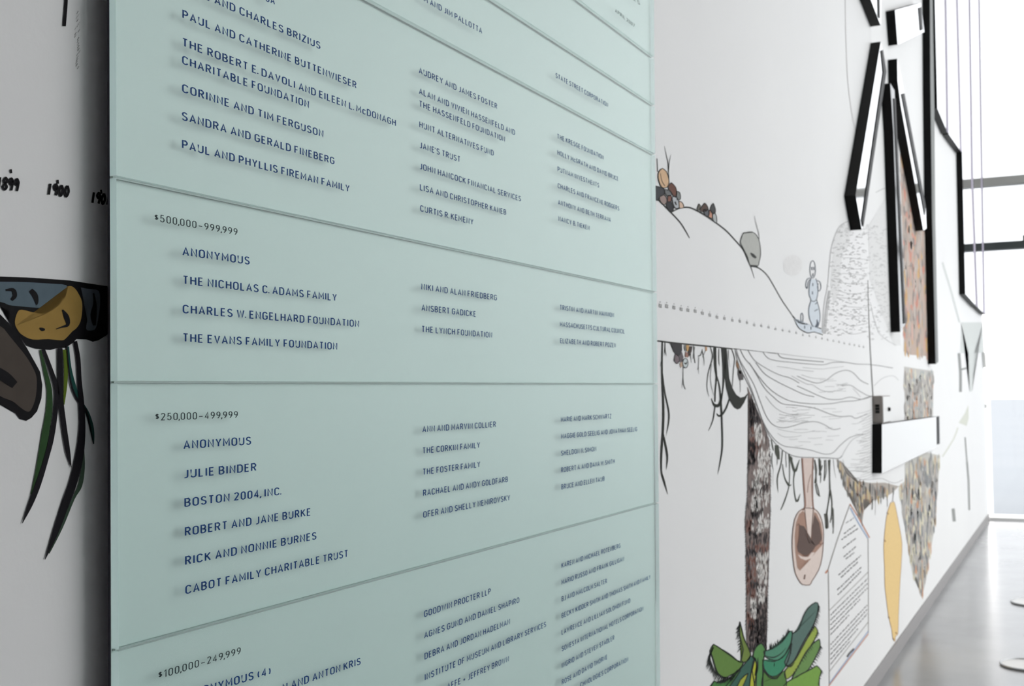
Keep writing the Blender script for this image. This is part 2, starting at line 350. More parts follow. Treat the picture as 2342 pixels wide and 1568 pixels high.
for pts, col in (([(165,138),(250,142),(252,190),(240,222),(222,235),(190,200),(180,160)], (62,60,62)), ([(205,212),(225,225),(232,268),(215,287),(195,262)], (122,108,112)),
                 ([(228,232),(250,200),(262,240),(247,280),(232,270)], (104,96,100)), ([(235,285),(250,270),(260,300),(240,317)], (196,170,150)), (ell(275,282,19,34), (206,214,216)),
                 ([(265,155),(280,152),(280,200),(268,190)], (120,120,120)), ([(280,152),(302,155),(300,190),(285,200)], (206,164,110)), ([(302,160),(326,162),(318,205),(300,237),(292,212)], (70,60,56)),
                 ([(275,200),(298,210),(296,242),(272,237)], (160,120,108)), ([(417,165),(430,168),(430,192),(420,196)], (196,150,110)), ([(640,258),(655,290),(662,325),(648,322),(640,295)], (140,104,74)),
                 ([(652,312),(676,345),(692,378),(690,402),(662,406),(650,362)], (84,80,80)), ([(660,330),(676,345),(672,362),(658,352)], (206,186,140))):
    q = c4(pts); P = Paint(X3+.0001); P.poly(q); P.done('pebble', ink(*col), ro)
P = Paint(X4); P.outline(c4(ell(275,282,19,34)), 1.6, 2); P.line(w4([(268,280,8),(280,288,8),(286,270,4)])); P.outline(c4([(205,212),(225,225),(232,268),(215,287),(195,262)]),1.3,2); P.done('pebble_outlines', ink(60,60,60), ro)

# --- palm
palm = link('painted_palm_tree', None, wall); palm['label'] = 'painted palm with shaggy brown trunk above a green crown'
LE = [(1709,884),(1713,918),(1713.7,960),(1713.5,1011),(1710,1084),(1709,1138),(1706,1165),(1704,1190),(1706,1249),(1706,1310),(1707,1369),(1706,1430),(1708,1473)]
RE = [(1711,886),(1722,914),(1735,944),(1748,974),(1759,1005),(1762,1050),(1762.5,1100),(1762,1178),(1759,1249),(1757,1310),(1756,1369),(1755,1430),(1754,1466)]
P = Paint(X2); P.poly(LE + [(1714,1490),(1730,1492),(1747,1484)] + RE[::-1]); P.done('trunk', ink(126,112,108), palm)
def xr(E, y):
    for (x0, y0), (x1, y1) in zip(E, E[1:]):
        if y0 <= y <= y1: return x0+(x1-x0)*(y-y0)/(y1-y0)
    return E[0][0] if y < E[0][1] else E[-1][0]
rp = random.Random(5)
def marks(n, y0, y1, u0, u1, wa, wb, la, lb, X, m, name):
    P = Paint(X)
    for i in range(n):
        y = rp.uniform(y0, y1); l = rp.uniform(la, lb); u = rp.uniform(u0, u1)
        x = xr(LE, y)*(1-u)+xr(RE, y)*u
        P.line([(x, y-l/2, .4), (x+rp.uniform(-.6,.6), y, rp.uniform(wa, wb)), (x+rp.uniform(-1.5,1), y+l/2, .3)], None, 1)
    P.done(name, m, palm, stuff=True)
for (y0,y1,u0,u1) in ((975,1010,.35,.75),(1030,1100,.45,.95),(1075,1115,.2,.6),(1120,1160,.3,.95),(1178,1205,.5,1),(1195,1215,.25,.8),(1268,1300,.45,.98),(1300,1330,.55,.95),(1345,1375,.5,.85),(1375,1410,.2,.45),(1130,1165,.2,.5)):
    marks(int((y1-y0)*.9), y0, y1, u0, u1, 2.0, 3.8, 10, 24, X2+.0005, ink(222,218,214), 'bark_highlights')
for (y0,y1,u0,u1) in ((1000,1040,.05,.6),(1190,1215,.05,.25),(1240,1262,.1,.95),(1275,1330,.02,.45),(1335,1362,.05,.4),(1400,1440,.05,.35),(940,990,.1,.4)):
    marks(int((y1-y0)*1.0), y0, y1, u0, u1, 2.5, 5, 8, 18, X2+.0002, ink(122,86,76), 'bark_brown')
marks(260, 905, 1485, .04, .96, 1, 2.4, 8, 22, X2+.0003, ink(58,52,54), 'bark_dark')
for (y0,y1,u0,u1) in ((915,975,.05,.9),(1010,1060,.0,.3),(1215,1240,.1,.98),(1258,1268,.0,.5),(1370,1490,.45,.98),(1425,1490,.1,.9),(1100,1125,.1,.9),(1160,1185,.2,.7),(1330,1343,.2,.95)):
    marks(int((y1-y0)*1.6), y0, y1, u0, u1, 1.6, 3.4, 8, 20, X2+.0004, ink(50,44,45), 'bark_dark')
P = Paint(X3)
for E, s in ((LE, -1), (RE, 1)):
    y = 905 if s < 0 else 980
    while y < 1470:
        x = xr(E, y); P.line([(x-s*1.5, y, 1.6), (x+s*rp.uniform(.3,3), y+rp.uniform(2,5), .5)], None, 1); y += rp.uniform(2.5, 6)
P.done('bark_fringe', ink(46,42,46), palm, stuff=True)
cp = conv(3.35, 1580, 1100)
FR = [([(460,1335),(420,1390),(360,1460),(270,1568),(260,1640),(480,1640),(470,1450),(490,1370)], (54,96,82)),
 ([(180,1530),(230,1545),(285,1520),(355,1450),(380,1450),(300,1568),(260,1640),(120,1640)], (70,124,62)),
 ([(175,1248),(220,1275),(290,1325),(375,1385),(405,1385),(365,1450),(300,1487),(268,1502),(228,1490),(200,1455),(182,1400),(165,1340),(150,1300)], (98,132,62)),
 ([(378,1075),(395,1150),(415,1220),(460,1325),(425,1382),(385,1372),(402,1290),(375,1180)], (110,130,60)),
 ([(540,1240),(572,1290),(552,1400),(548,1640),(480,1640),(510,1420),(478,1340),(500,1270)], (84,136,74)),
 ([(490,1350),(503,1400),(495,1640),(448,1640),(465,1450)], (178,182,52)),
 ([(560,1450),(600,1500),(660,1512),(718,1450),(722,1640),(548,1640)], (84,126,60)),
 ([(552,1365),(640,1380),(720,1330),(768,1235),(764,1310),(722,1425),(655,1492),(590,1482),(560,1430)], (56,134,100)),
 ([(778,1168),(830,1130),(860,1040),(900,970),(955,928),(977,945),(970,1012),(940,1100),(890,1185),(840,1275),(790,1375),(742,1412),(718,1385),(755,1300)], (86,112,104)),
 ([(560,1300),(620,1285),(700,1230),(758,1148),(777,1168),(762,1260),(702,1350),(640,1372),(572,1342)], (78,136,110)),
 ([(965,1412),(1000,1450),(985,1505),(955,1640),(722,1640),(718,1560),(765,1522),(860,1470),(920,1440)], (118,158,70)),
 ([(985,1208),(992,1262),(962,1335),(902,1442),(852,1472),(775,1515),(830,1405),(880,1310),(940,1240)], (104,140,78)),
 ([(950,1108),(972,1142),(966,1182),(922,1255),(862,1345),(802,1455),(745,1512),(722,1500),(725,1445),(800,1370),(850,1280),(900,1190)], (148,166,72)),
 ([(440,1470),(400,1568),(350,1640),(330,1640),(380,1520)], (164,170,60))]
for i, (pts, col) in enumerate(FR):
    P = Paint(X3+.00006*i); q = cp(pts); P.poly(smooth([*q, q[0]], 2)[:-1]); P.done('frond', ink(*col), palm)
P = Paint(X4+.0004)
for pts, col in FR: P.outline(cp(pts), 2.3, 2)
for pts in ([(575,1335,3),(600,1345,7),(640,1348,9),(690,1320,6),(730,1275,2)], [(560,1300,3),(610,1288,8),(640,1262,3)], [(560,1430,2),(600,1485,6),(650,1505,5),(712,1450,2)], [(735,1415,3),(765,1418,12),(795,1385,4)],
            [(220,1275,5),(300,1325,8),(372,1385,5)], [(205,1535,4),(245,1530,20),(300,1510,10)], [(515,1350,3),(508,1430,20),(495,1490,14)], [(300,1510,3),(360,1450,4),(400,1400,3)]):
    P.line([(x/3.35+1580, y/3.35+1100, w/3.35) for x, y, w in pts])
def spikes(line, n, L, dx, dy, w=2.6):
    q = smooth(cp(line), 6)
    for i in range(n):
        x, y = q[int(i/n*(len(q)-1))]; l = L*rp.uniform(.5, 1.2)
        P.line([(x, y, w), (x+dx*l+rp.uniform(-1,1), y+dy*l, .3)], None, 1)
spikes([(175,1270),(150,1340),(165,1400),(200,1460),(270,1500),(350,1480)], 44, 20, -.45, .9); spikes([(378,1100),(370,1180),(385,1290)], 16, 13, -.6, .7)
spikes([(610,1285),(700,1230),(760,1150)], 20, 12, -.1, -1); spikes([(780,1168),(820,1135)], 4, 7, .1, -1); spikes([(975,950),(970,1012),(940,1100),(890,1185)], 26, 9, .7, .7)
spikes([(968,1150),(920,1255),(862,1345),(780,1470)], 26, 9, .6, .9); spikes([(990,1260),(960,1340),(900,1442)], 18, 9, .7, .7); spikes([(1000,1450),(985,1505),(970,1568)], 10, 6, .8, .6); spikes([(768,1235),(762,1310),(722,1425)], 14, 5, .6, .8)
spikes([(640,1390),(700,1380)], 10, 8, 0, 1, 1.1)
P.done('frond_outlines', ink(28,34,30), palm, stuff=True)
# --- seed bulb on a stalk
bulb = link('painted_seed_bulb', None, wall); bulb['label'] = 'pink brown painted bulb hanging on a stalk, right of the palm trunk'
BR = ink(136,100,86)
P = Paint(X2); P.poly(c4([(1110,963),(1192,963),(1186,1150),(1192,1300),(1165,1325),(1132,1312),(1122,1150)])); P.done('stalk', ink(216,198,190), bulb)
P = Paint(X3); P.line(c4([(1112,963),(1124,1150),(1134,1305),(1110,1335)]), 3.6); P.line(c4([(1191,963),(1184,1150),(1190,1300),(1200,1330)]), 3.2); P.line(c4([(1175,1080),(1158,1140),(1150,1210)]), 1.5); P.done('stalk_outline', BR, bulb)
BP = [(870,205),(830,230),(797,290),(781,400),(777,500),(785,600),(800,700),(830,760),(855,790),(910,795),(930,762),(980,680),(1005,590),(1016,480),(1018,380),(1002,290),(975,235),(935,208)]
P = Paint(X2); P.poly(cp(BP)); P.done('bulb_fill', ink(222,206,198), bulb)
P = Paint(X3); P.poly(cp([(860,225),(830,250),(805,320),(795,420),(800,540),(815,660),(835,685),(870,615),(915,600),(960,540),(1005,490),(1010,400),(998,320),(965,245),(945,235),(935,330),(920,430),(905,470),(880,430),(885,330),(878,250)])); P.done('bulb_shade', ink(166,132,116), bulb)
P = Paint(X3+.0002); P.poly(cp([(835,335),(868,345),(880,430),(905,480),(925,470),(932,340),(948,255),(985,320),(1006,440),(985,478),(955,500),(930,540),(890,572),(850,560),(820,540),(812,500),(835,430)])); P.done('bulb_hollow', ink(98,80,74), bulb)
P = Paint(X4)
P.poly(cp([(820,560),(855,578),(900,580),(925,545),(950,545),(925,590),(880,605),(840,590)]))
P.done('bulb_light', ink(222,206,198), bulb)
P = Paint(X4+.0001); P.outline(cp(BP), 1.6, 2); P.line(cp([(855,560),(880,574),(905,560)]), 3); P.line(cp([(872,210),(885,330),(895,430)]), 1.5); P.line(cp([(940,215),(930,330),(925,440)]), 1.5); P.line(cp([(875,715),(870,750)]), 3); P.line(cp([(812,340),(830,330),(828,420),(815,500)]),1.6); P.line(cp(ell(998,468,14,16,8)),1.4)
P.done('bulb_outline', ink(110,80,68), bulb)
# --- drape of pen lines
c8 = conv(3.92, 1680, 780); w8 = wconv(3.92, 1680, 780)
dr = link('painted_drape', None, wall); dr['label'] = 'grey pen line drape sweeping between the palm and the small wall box'
LN = [([(5,65),(20,150),(60,260),(110,360),(160,470),(210,600),(260,730),(310,840),(380,930),(470,1000),(560,1035),(700,1042),(830,1045),(930,1050),(965,1025)], 6, 0),
 ([(15,65),(50,170),(120,290),(180,400),(240,560),(290,680),(350,750),(430,775),(520,760),(620,730),(720,720),(800,745),(880,790),(950,780)], 4.5, 0),
 ([(10,90),(90,280),(150,420),(200,560),(250,700),(300,800),(370,890),(450,940),(560,955),(680,975),(800,1010),(880,1000),(950,930),(1040,860),(1155,830)], 4.5, 0),
 ([(50,70),(90,150),(150,220),(210,320),(270,420),(350,500),(430,560),(560,575),(720,600),(850,650),(950,675),(1040,670),(1090,690),(1190,650)], 5, 0),
 ([(120,80),(180,170),(280,240),(400,300),(500,330),(580,375)], 4.5, 0), ([(130,190),(230,330),(320,430),(420,500),(520,540),(680,560),(850,560),(980,540),(1100,530),(1230,490)], 5, 0),
 ([(190,190),(270,290),(380,360),(500,420),(620,475),(715,498)], 5, 0), ([(255,97),(300,150),(380,175),(520,190),(680,205),(800,210),(880,190),(1000,190),(1100,205),(1230,210),(1420,240)], 4.5, 0),
 ([(385,105),(420,145),(520,160),(640,172),(800,185)], 6.5, 0), ([(560,400),(650,440),(760,490),(850,520),(950,520),(1040,500),(1140,520),(1240,490)], 4.5, 0),
 ([(560,310),(650,350),(740,375),(820,350),(900,290),(990,260),(1060,280),(1130,350),(1200,385)], 4.5, 0), ([(280,490),(340,570),(420,630),(520,655),(720,665)], 3.5, 1),
 ([(960,400),(1040,395),(1110,440),(1180,480),(1230,495)], 4, 0), ([(380,780),(440,800),(600,820),(720,800)], 3, 1), ([(385,825),(440,855),(520,858),(600,845)], 3.2, 1),
 ([(600,300),(700,330),(820,335)], 3, 1), ([(510,310),(640,380),(700,390),(780,440),(870,450),(970,430)], 3.5, 1), ([(970,1060),(1000,1150),(1060,1210),(1150,1240),(1250,1235),(1320,1230),(1380,1255),(1440,1270),(1510,1240)], 4, 1),
 ([(965,1025),(1000,960),(1060,880),(1155,835)], 4, 1), ([(0,65),(130,80),(260,97),(385,108),(600,137),(800,158),(1000,190)], 3.5, 1), ([(1250,400),(1330,330),(1420,310),(1470,350)], 3, 1),
 ([(380,225),(460,235),(590,258),(710,270)], 3.5, 1), ([(610,235),(760,248),(860,240),(980,225)], 3, 1), ([(400,655),(480,670),(560,680)], 3, 1), ([(385,700),(470,720),(560,700),(690,680)], 3, 1), ([(1060,420),(1130,500)], 3, 1), ([(1050,740),(1120,730),(1210,660)], 3, 1)]
for g, colr in ((0, (132,132,132)), (1, (176,176,176))):
    P = Paint(X2)
    for l, w, k in LN:
        if k == g: P.line(c8(l), w/3.92*1.15, 5)
    if g:
        for i in range(70):
            reg = rp.choice([(400,950,580,700),(510,900,780,950),(400,700,640,740),(1050,1200,780,1160),(780,1000,340,470),(1060,1210,1060,1180)])
            x = rp.uniform(reg[0], reg[1]); y = rp.uniform(reg[2], reg[3]); l = rp.uniform(40, 130)
            P.line(c8([(x-l/2, y+rp.uniform(-6,6)), (x, y), (x+l/2, y+rp.uniform(-12,6))]), .8, 2)
        for i in range(26):
            y = 620+i*24; P.line(c8([(1150-rp.uniform(0,60), y+30), (1190, y+10), (1232, y-10)]), .8, 2)
    P.done('pen_lines', ink(*colr), dr, stuff=True)
# fringe under the drape
P = Paint(X3)
for l in ([(430,980,10),(418,1100,8),(385,1225,10),(392,1355,2)], [(430,1100,6),(450,1220,9),(488,1290,16),(510,1282,3)], [(490,1010,12),(495,1150,7),(488,1300,7),(450,1430,10),(415,1512,6)],
          [(500,1030,16),(540,1165,22),(570,1100,10),(582,1060,4)], [(540,1170,12),(530,1260,8),(545,1400,10),(565,1432,16),(590,1365,2)], [(760,1050,14),(768,1160,16),(788,1110,6)], [(720,1060,5),(738,1150,5),(722,1272,14)],
          [(725,1280,6),(742,1365,8),(770,1390,6)], [(775,1180,8),(772,1270,3)], [(820,1060,5),(825,1160,5),(805,1252,6)], [(855,1060,14),(853,1200,8),(858,1350,7),(835,1500,8),(822,1640,10),(830,1680,14)],
          [(858,1340,7),(872,1450,7),(868,1600,6)], [(330,880,6),(345,960,10),(350,980,3)], [(378,930,30),(385,1000,40),(400,1060,12)], [(460,1000,5),(465,1130,4)], [(340,1000,5),(335,1080,6),(350,1160,2)],
          [(385,1040,5),(382,1110,3)], [(885,1060,3),(900,1180,2),(912,1228,1)], [(345,1160,2),(345,1290,1)], [(515,1040,8),(520,1090,5)], [(700,1060,4),(712,1150,3)], [(882,1490,6),(880,1640,4),(890,1700,2)]):
    P.line(w8(l))
P.done('hanging_grass', ink(66,70,60), ro, stuff=True)
# --- scribbled cliff
c5 = conv(4.125, 1870, 480)
cl = link('painted_cliff', None, wall); cl['label'] = 'pale grey scribbled cliff drawn behind the black bars'
P = Paint(X2); P.line(c5([(40,1165),(60,900),(95,700),(120,420),(150,280),(200,165),(260,118),(300,108)]), 1.6, 5)
for dxx in (10, 20, 32): P.line(c5([(40+dxx,1165),(62+dxx,950),(95+dxx*.8,760)]), 1.1, 3)
P.line([(2003,440),(2025,430),(2040,436)], 1.4); P.line([(1990,690),(2010,760),(2050,790)], .8)
def cliff_in(x, y):
    return x > 60+max(0, 1165-y)*.09 + (max(0, 300-y)*.5 if y < 300 else 0) and x < 690 and y < 1170+ (x-60)*.13
for i in range(620):
    x = rp.uniform(50, 690); y = rp.uniform(130, 1240)
    if not cliff_in(x, y): continue
    l = rp.uniform(8, 34); w = (1.3 if x < 450 else 1.0)
    P.line(c5([(x-l/2, y+rp.uniform(-3,9)), (x, y-4), (x+l/2, y+rp.uniform(-6,10))]), w, 1)
for i in range(10): P.line(c5([(200+rp.uniform(-40,40), 450+i*75), (320, 440+i*75+rp.uniform(0,60)), (470, 470+i*75)]), .9, 4)
P.done('scribbles', ink(182,182,182), cl, stuff=True)
P = Paint(X1); P.poly(c5([(150,300),(210,170),(300,120),(300,330),(230,420),(200,800),(150,900),(120,700)])); P.poly([(2033,436),(2046,520),(2060,790),(2045,790),(1990,640),(1985,520)]); P.done('cliff_wash', ink(225,225,225), cl)
P = Paint(X3); P.line(w8([]) if False else [(1985,640,1),(1987,720,1.3),(1991,807,1.8),(1994,860,2.0),(1997,908,2.2)]); P.done('pen_line', ink(90,88,84), wall)
P = Paint(X2); P.line([(1933,-10),(1934,60),(1937,150),(1941,205),(1950,270),(1959,305)], .9, 4); P.done('torn_edge_line', ink(176,172,170), wall)
# --- coloured strata patches
def patch(name, poly, cols, n, wa, wb, la, lb, label, base):
    g = link(name, None, wall); g['label'] = label
    ys_ = [p[1] for p in poly]; xs_ = [p[0] for p in poly]
    def inside(x, y):
        c = False; j = len(poly)-1
        for i in range(len(poly)):
            (xi, yi), (xj, yj) = poly[i], poly[j]
            if (yi > y) != (yj > y) and x < (xj-xi)*(y-yi)/(yj-yi)+xi: c = not c
            j = i
        return c
    P = Paint(X1); P.poly(poly); P.done('wash', ink(*base), g)
    for k, col in enumerate(cols):
        P = Paint(X2+.0001*k)
        for i in range(n):
            x = rp.uniform(min(xs_), max(xs_)); y = rp.uniform(min(ys_), max(ys_)); l = rp.uniform(la, lb)
            if inside(x, y) and inside(x, y-l*.35):
                P.line([(x, y-l/2, .6), (x+.3, y-l/4, rp.uniform(wa, wb)), (x+.5, y+l/4, rp.uniform(wa, wb)), (x+1, y+l/2, .4)], None, 1)
        P.done('strokes', ink(*col), g, stuff=True)
patch('painted_strata', [(2058,352),(2068,352),(2085,420),(2112,530),(2126,535),(2128,816),(2104,812),(2085,811),(2067,803),(2069,650),(2062,480)],
      [(204,146,130),(208,172,126),(150,140,136),(205,172,160),(176,164,156),(192,180,172)], 60, 2.5, 6, 18, 46, 'rust and taupe painted strata between the black bars', (192,172,160))
patch('painted_strata', [(2068,838),(2100,843),(2135,848),(2134,950),(2100,956),(2070,962)], [(204,160,132),(172,178,178),(214,210,194),(160,156,152),(184,180,176)], 40, 2.5, 6, 16, 40, 'grey and tan painted strata below the tall bar', (196,194,190))
cf = conv(2.861, 1860, 1020)
patch('painted_strata', cf([(600,110),(740,40),(830,60),(815,280),(790,560),(752,770),(740,870),(712,985),(680,860),(650,840),(620,650),(582,420),(560,260),(598,230)]),
      [(196,152,124),(186,166,142),(150,150,152),(212,206,184),(136,138,138),(178,174,170)], 120, 2, 5.5, 18, 50, 'grey and tan painted strata hanging to a point above the floor', (196,194,188))
patch('painted_strata', cf([(150,85),(185,100),(215,180),(262,220),(370,240),(470,238),(560,262),(522,300),(480,330),(400,350),(325,335),(332,420),(318,510),(290,440),(262,320),(212,285)]),
      [(120,116,110),(150,124,108),(100,100,98),(200,180,140),(140,140,138)], 110, 1.6, 4.5, 12, 34, 'small brown and grey strata fringe under the drape', (176,168,160))
P = Paint(X3)
for x0, y0, x1, y1, w in ((520,270,520,365,3),(480,320,485,395,3),(385,330,385,415,6),(405,350,405,450,1.5),(300,430,322,520,5),(100,90,108,280,8),(110,280,85,450,8),(82,440,90,535,22),(112,280,124,380,6),(124,380,112,500,6),(132,410,130,570,5),(10,90,20,240,8),(45,90,42,190,12),(75,90,72,225,7),(20,240,40,325,7)):
    P.line([*cf([(x0,y0),((x0+x1)/2+3,(y0+y1)/2),(x1,y1)])], w/2.861, 2)
P.done('hanging_grass', ink(84,82,76), ro, stuff=True)
# --- yellow leaf and house shaped notice
c6 = conv(3.579, 1880, 1130)
yl = link('painted_ochre_leaf', None, wall); yl['label'] = 'long ochre painted leaf right of the house shaped text'
YP = c6([(560,72),(590,60),(610,140),(635,270),(655,400),(650,550),(640,700),(632,850),(626,1000),(622,1140),(602,1160),(598,1205),(580,1180),(570,1100),(545,1000),(530,880),(515,750),(512,600),(505,420),(520,250),(535,150)])
P = Paint(X2); P.poly(YP); P.done('leaf_fill', ink(228,198,140), yl)
P = Paint(X3); P.outline(YP, .8, 2); 
for x, y in ((538,155),(515,380),(548,1008),(608,1135),(585,1185)): P.line(c6([(x-6,y-8),(x+6,y+8)]), 2.4, 1)
P.done('leaf_outline', ink(150,110,80), yl)
ho = link('painted_house_notice', None, wall); ho['label'] = 'house shaped outline filled with lines of small handwriting'
P = Paint(X2); P.line(c6([(228,85),(130,360),(45,630)]), 1.8, 2); P.line(c6([(52,630),(58,1000),(60,1560)]), 1.6, 2); P.line(c6([(378,358),(380,700),(380,1135)]), 1.3, 2)
P.line(c6([(60,950),(378,635)]), 1.1, 1); P.line(c6([(60,1450),(378,1045)]), 1.1, 1); P.done('house_lines', ink(130,126,120), ho)
P = Paint(X2); P.line(c6([(228,78),(300,190),(390,355)]), 2.6, 2); P.line(c6([(28,645),(50,618)]), 4, 1); P.line(c6([(55,1568),(380,1140)]), 2.2, 1); P.done('house_orange_lines', ink(198,140,116), ho)
P = Paint(X2); P.line(c6([(232,110),(300,235),(376,358)]), 2.8, 2); P.line(c6([(62,1545),(380,1118)]), 2.2, 1); P.done('house_blue_lines', ink(156,176,206), ho)
P = Paint(X3)
rows = [(195,235,262,192,.7),(180,322,275,250,1),(160,370,295,278,1),(172,440,285,352,1),(178,512,283,422,1),(195,530,262,476,1),(135,660,318,500,1),(155,680,297,550,1),(125,782,322,595,1),(130,822,320,630,1)]
rows += [(70,988+i*40,372-(60 if i > 2 else 0)-(90 if i > 3 else 0),690+i*38+(55 if i > 2 else 0)+(90 if i > 3 else 0),.8) for i in range(5)]
rows += [(70,1230+i*40,370-(70 if i > 2 else 0)-(70 if i > 3 else 0),905+i*36+(80 if i > 2 else 0)+(70 if i > 3 else 0),.8) for i in range(5)]
for x0, y0, x1, y1, d in rows:
    L = math.hypot(x1-x0, y1-y0); t = 0
    while t < L-4:
        l = min(rp.uniform(10, 34), L-t)
        q = [(x0+(x1-x0)*(t+l*j/4)/L, y0+(y1-y0)*(t+l*j/4)/L + (rp.uniform(-3,3) if 0 < j < 4 else 0)) for j in range(5)]
        P.line(c6(q), 2.0*d, 1); t += l + rp.uniform(4, 9)
P.line(c6([(205,1330),(225,1300),(245,1280),(262,1262)]), 4, 1)
P.done('handwriting', ink(92,90,92), ho, stuff=True)
# --- faint far drawings
fr = conv(2.703, 2100, 600)
fm = link('painted_far_figures', None, wall); fm['label'] = 'faint grey green drawings at the far end of the wall'
P = Paint(X2)
P.poly(fr([(265,370),(400,370),(410,555),(345,560),(335,790),(318,800),(310,560),(262,560)])); P.line(fr([(150,0),(205,180),(255,370)]), 4, 3); P.done('figure_wash', ink(210,214,212), fm)
P = Paint(X3); P.line(fr([(252,560),(262,680),(262,800)]), 6, 2); P.line(fr([(262,662),(300,652)]), 4, 1); P.line(fr([(404,555),(412,650)]), 9, 1); P.line(fr([(302,1230),(312,1350),(316,1530)]), 4, 1); P.line(fr([(290,1080),(302,1230)]), 3, 1); P.line(fr([(216,1520),(224,1600)]), 7, 1); P.line(fr([(418,875),(420,900)]), 5, 1)
P.done('figure_strokes', ink(150,152,150), fm)
P = Paint(X2); P.poly(fr([(250,990),(290,930),(310,880),(312,960),(300,1010)])); P.line(fr([(150,1200),(220,1090),(245,1020)]), 3, 2); P.done('figure_pale_wash', ink(212,214,204), fm)

# ------------------------------------------------------------------ mirrored plates standing off the wall
XF = .055
def plate(pts, label, front=MIRRORM, rims=(), x1=XF, rimm=BLACKM, group='mirror faced plates on the mural wall'):
    P = [on_x(x, y, x1) for x, y in pts]
    base = P[0].copy(); base.x = 0
    e = link('mirror_plate', None); e.location = base
    tag(e, label, 'wall panel', group)
    loc = [(p.y-base.y, p.z-base.z) for p in P]
    prism_x('plate_body', loc, .001, x1, front, BLACKM, e)
    for r in rims:
        q = [on_x(x, y, x1) for x, y in r]
        prism_x('edge_strip', [(p.y-base.y, p.z-base.z) for p in q], x1, x1+.004, rimm, rimm, e)
    return e
plate([(2014.6,95),(1957,446),(1971,525),(1986,440),(2026,164)], 'bent black sided mirror plate, lowest point nearest the glass donor panel', rims=[[(2014,116),(2018,114),(2026,164),(1980,474),(1973,518),(1970,503),(2019,165)]])
plate([(1946,-120),(2014,58),(2016,0),(2018,-120)], 'black sided mirror plate cut off by the picture top, tip pointing down', rims=[[(2005,-100),(2010,-100),(2011,42),(2008,36)]])
plate([(2047,23),(2053,102),(2114,73),(2106,7)], 'short four cornered mirror plate near the picture top', rims=[[(2100,18),(2106,16),(2110,68),(2104,70)]])
plate([(2052,134),(2053,185),(2060,240),(2112,527),(2119,522),(2117,470),(2060,170)], 'slanting black sided bar leaning down right from the middle of the plates', rims=[[(2061,215),(2067,213),(2116,470),(2114,492)]])
plate([(2036,190),(2046,207),(2050,300),(2070,742),(2059,759),(2043,300)], 'straight black bar between the bent plate and the tall bar', rims=[[(2043,225),(2047,225),(2070,738),(2066,740)]], front=mat('grey_mirror_face', (.06,.065,.065), .2, metal=1))
plate([(2126,-100),(2128,200),(2132,500),(2140,832),(2146,827),(2139,500),(2137,240),(2134,60),(2132,-100)], 'tallest black bar with grey face, ending above the white box', front=SATINM)
G2 = 'tall mirror sheets at the far end of the wall'
plate([(2136,-100),(2144,248),(2168,305),(2162,-100)], 'mirror sheet with slanted foot right next to the tall black bar', group=G2, rimm=SEAMM, rims=[[(2159,-100),(2162,-100),(2168,305),(2165,300)]])
plate([(2164,-100),(2170,307),(2199,348),(2187,-100)], 'second mirror sheet from the tall black bar, slanted foot', group=G2, rimm=SEAMM, rims=[[(2184,-100),(2187,-100),(2199,348),(2196,344)]])
plate([(2189,-100),(2200.5,351),(2208,672),(2235,702),(2224,400),(2216,-100)], 'widest far mirror sheet with long black left edge', group=G2, rimm=SEAMM, rims=[[(2214,-100),(2216,-100),(2224,400),(2235,702),(2232,700),(2221,400)]])
plate([(2218,-100),(2226,400),(2237,703),(2252,718),(2244,300),(2238,-100)], 'far mirror sheet just before the corner one', group=G2, rimm=SEAMM, rims=[[(2236,-100),(2238,-100),(2244,300),(2252,718),(2249,715),(2242,300)]])
plate([(2240,-100),(2246,300),(2253.4,718),(2256.5,719),(2256.5,-100)], 'last narrow mirror sheet against the window corner', group=G2)
# long white and black box
e = plate([(2017,970),(2017,1082),(2145,1021),(2145,952)], 'long low white fronted box with black end, right of the grey control box', rims=[[(2142,952),(2147,951),(2148,1014),(2143,1016)]], x1=.050, front=LACQ)
e.name = 'wall_box'; e['category'] = 'wall box'; del e['group']
# small control box above it
p0, p1 = on_x(2017,905,.050), on_x(2017,969,.050); w_ = .30
cb = link('control_box', None); cb.location = (0, p0.y, p1.z); tag(cb, 'small taupe control box with three dark holes above the black box end', 'control box')
hgt = p0.z-p1.z
box('case', (.001, 0, .002), (.050, w_, hgt), TAUPEM, cb, .002)
box('front_cover', (.050, .01, .008), (.054, w_-.01, hgt-.004), WHITEP, cb, .001)
for i in range(3):
    z = hgt*(.38+.11*i); box('hole', (.014, -.0025, z), (.036, .001, z+hgt*.095), BLACKM, cb, .0008)
kb = from_data('knob', *(lambda n: ([( .054, w_*.62+.012*math.cos(2*math.pi*i/n), hgt*.5+.012*math.sin(2*math.pi*i/n)) for i in range(n)]+[(.066, w_*.62+.009*math.cos(2*math.pi*i/n), hgt*.5+.009*math.sin(2*math.pi*i/n)) for i in range(n)], [[i,(i+1)%n,n+(i+1)%n,n+i] for i in range(n)]+[list(range(n,2*n))]))(14), BLACKM, cb)

# ------------------------------------------------------------------ donor panel
XG = .035                                   # glass face
Yl = on_x(268, 700, XG).y
XB = None
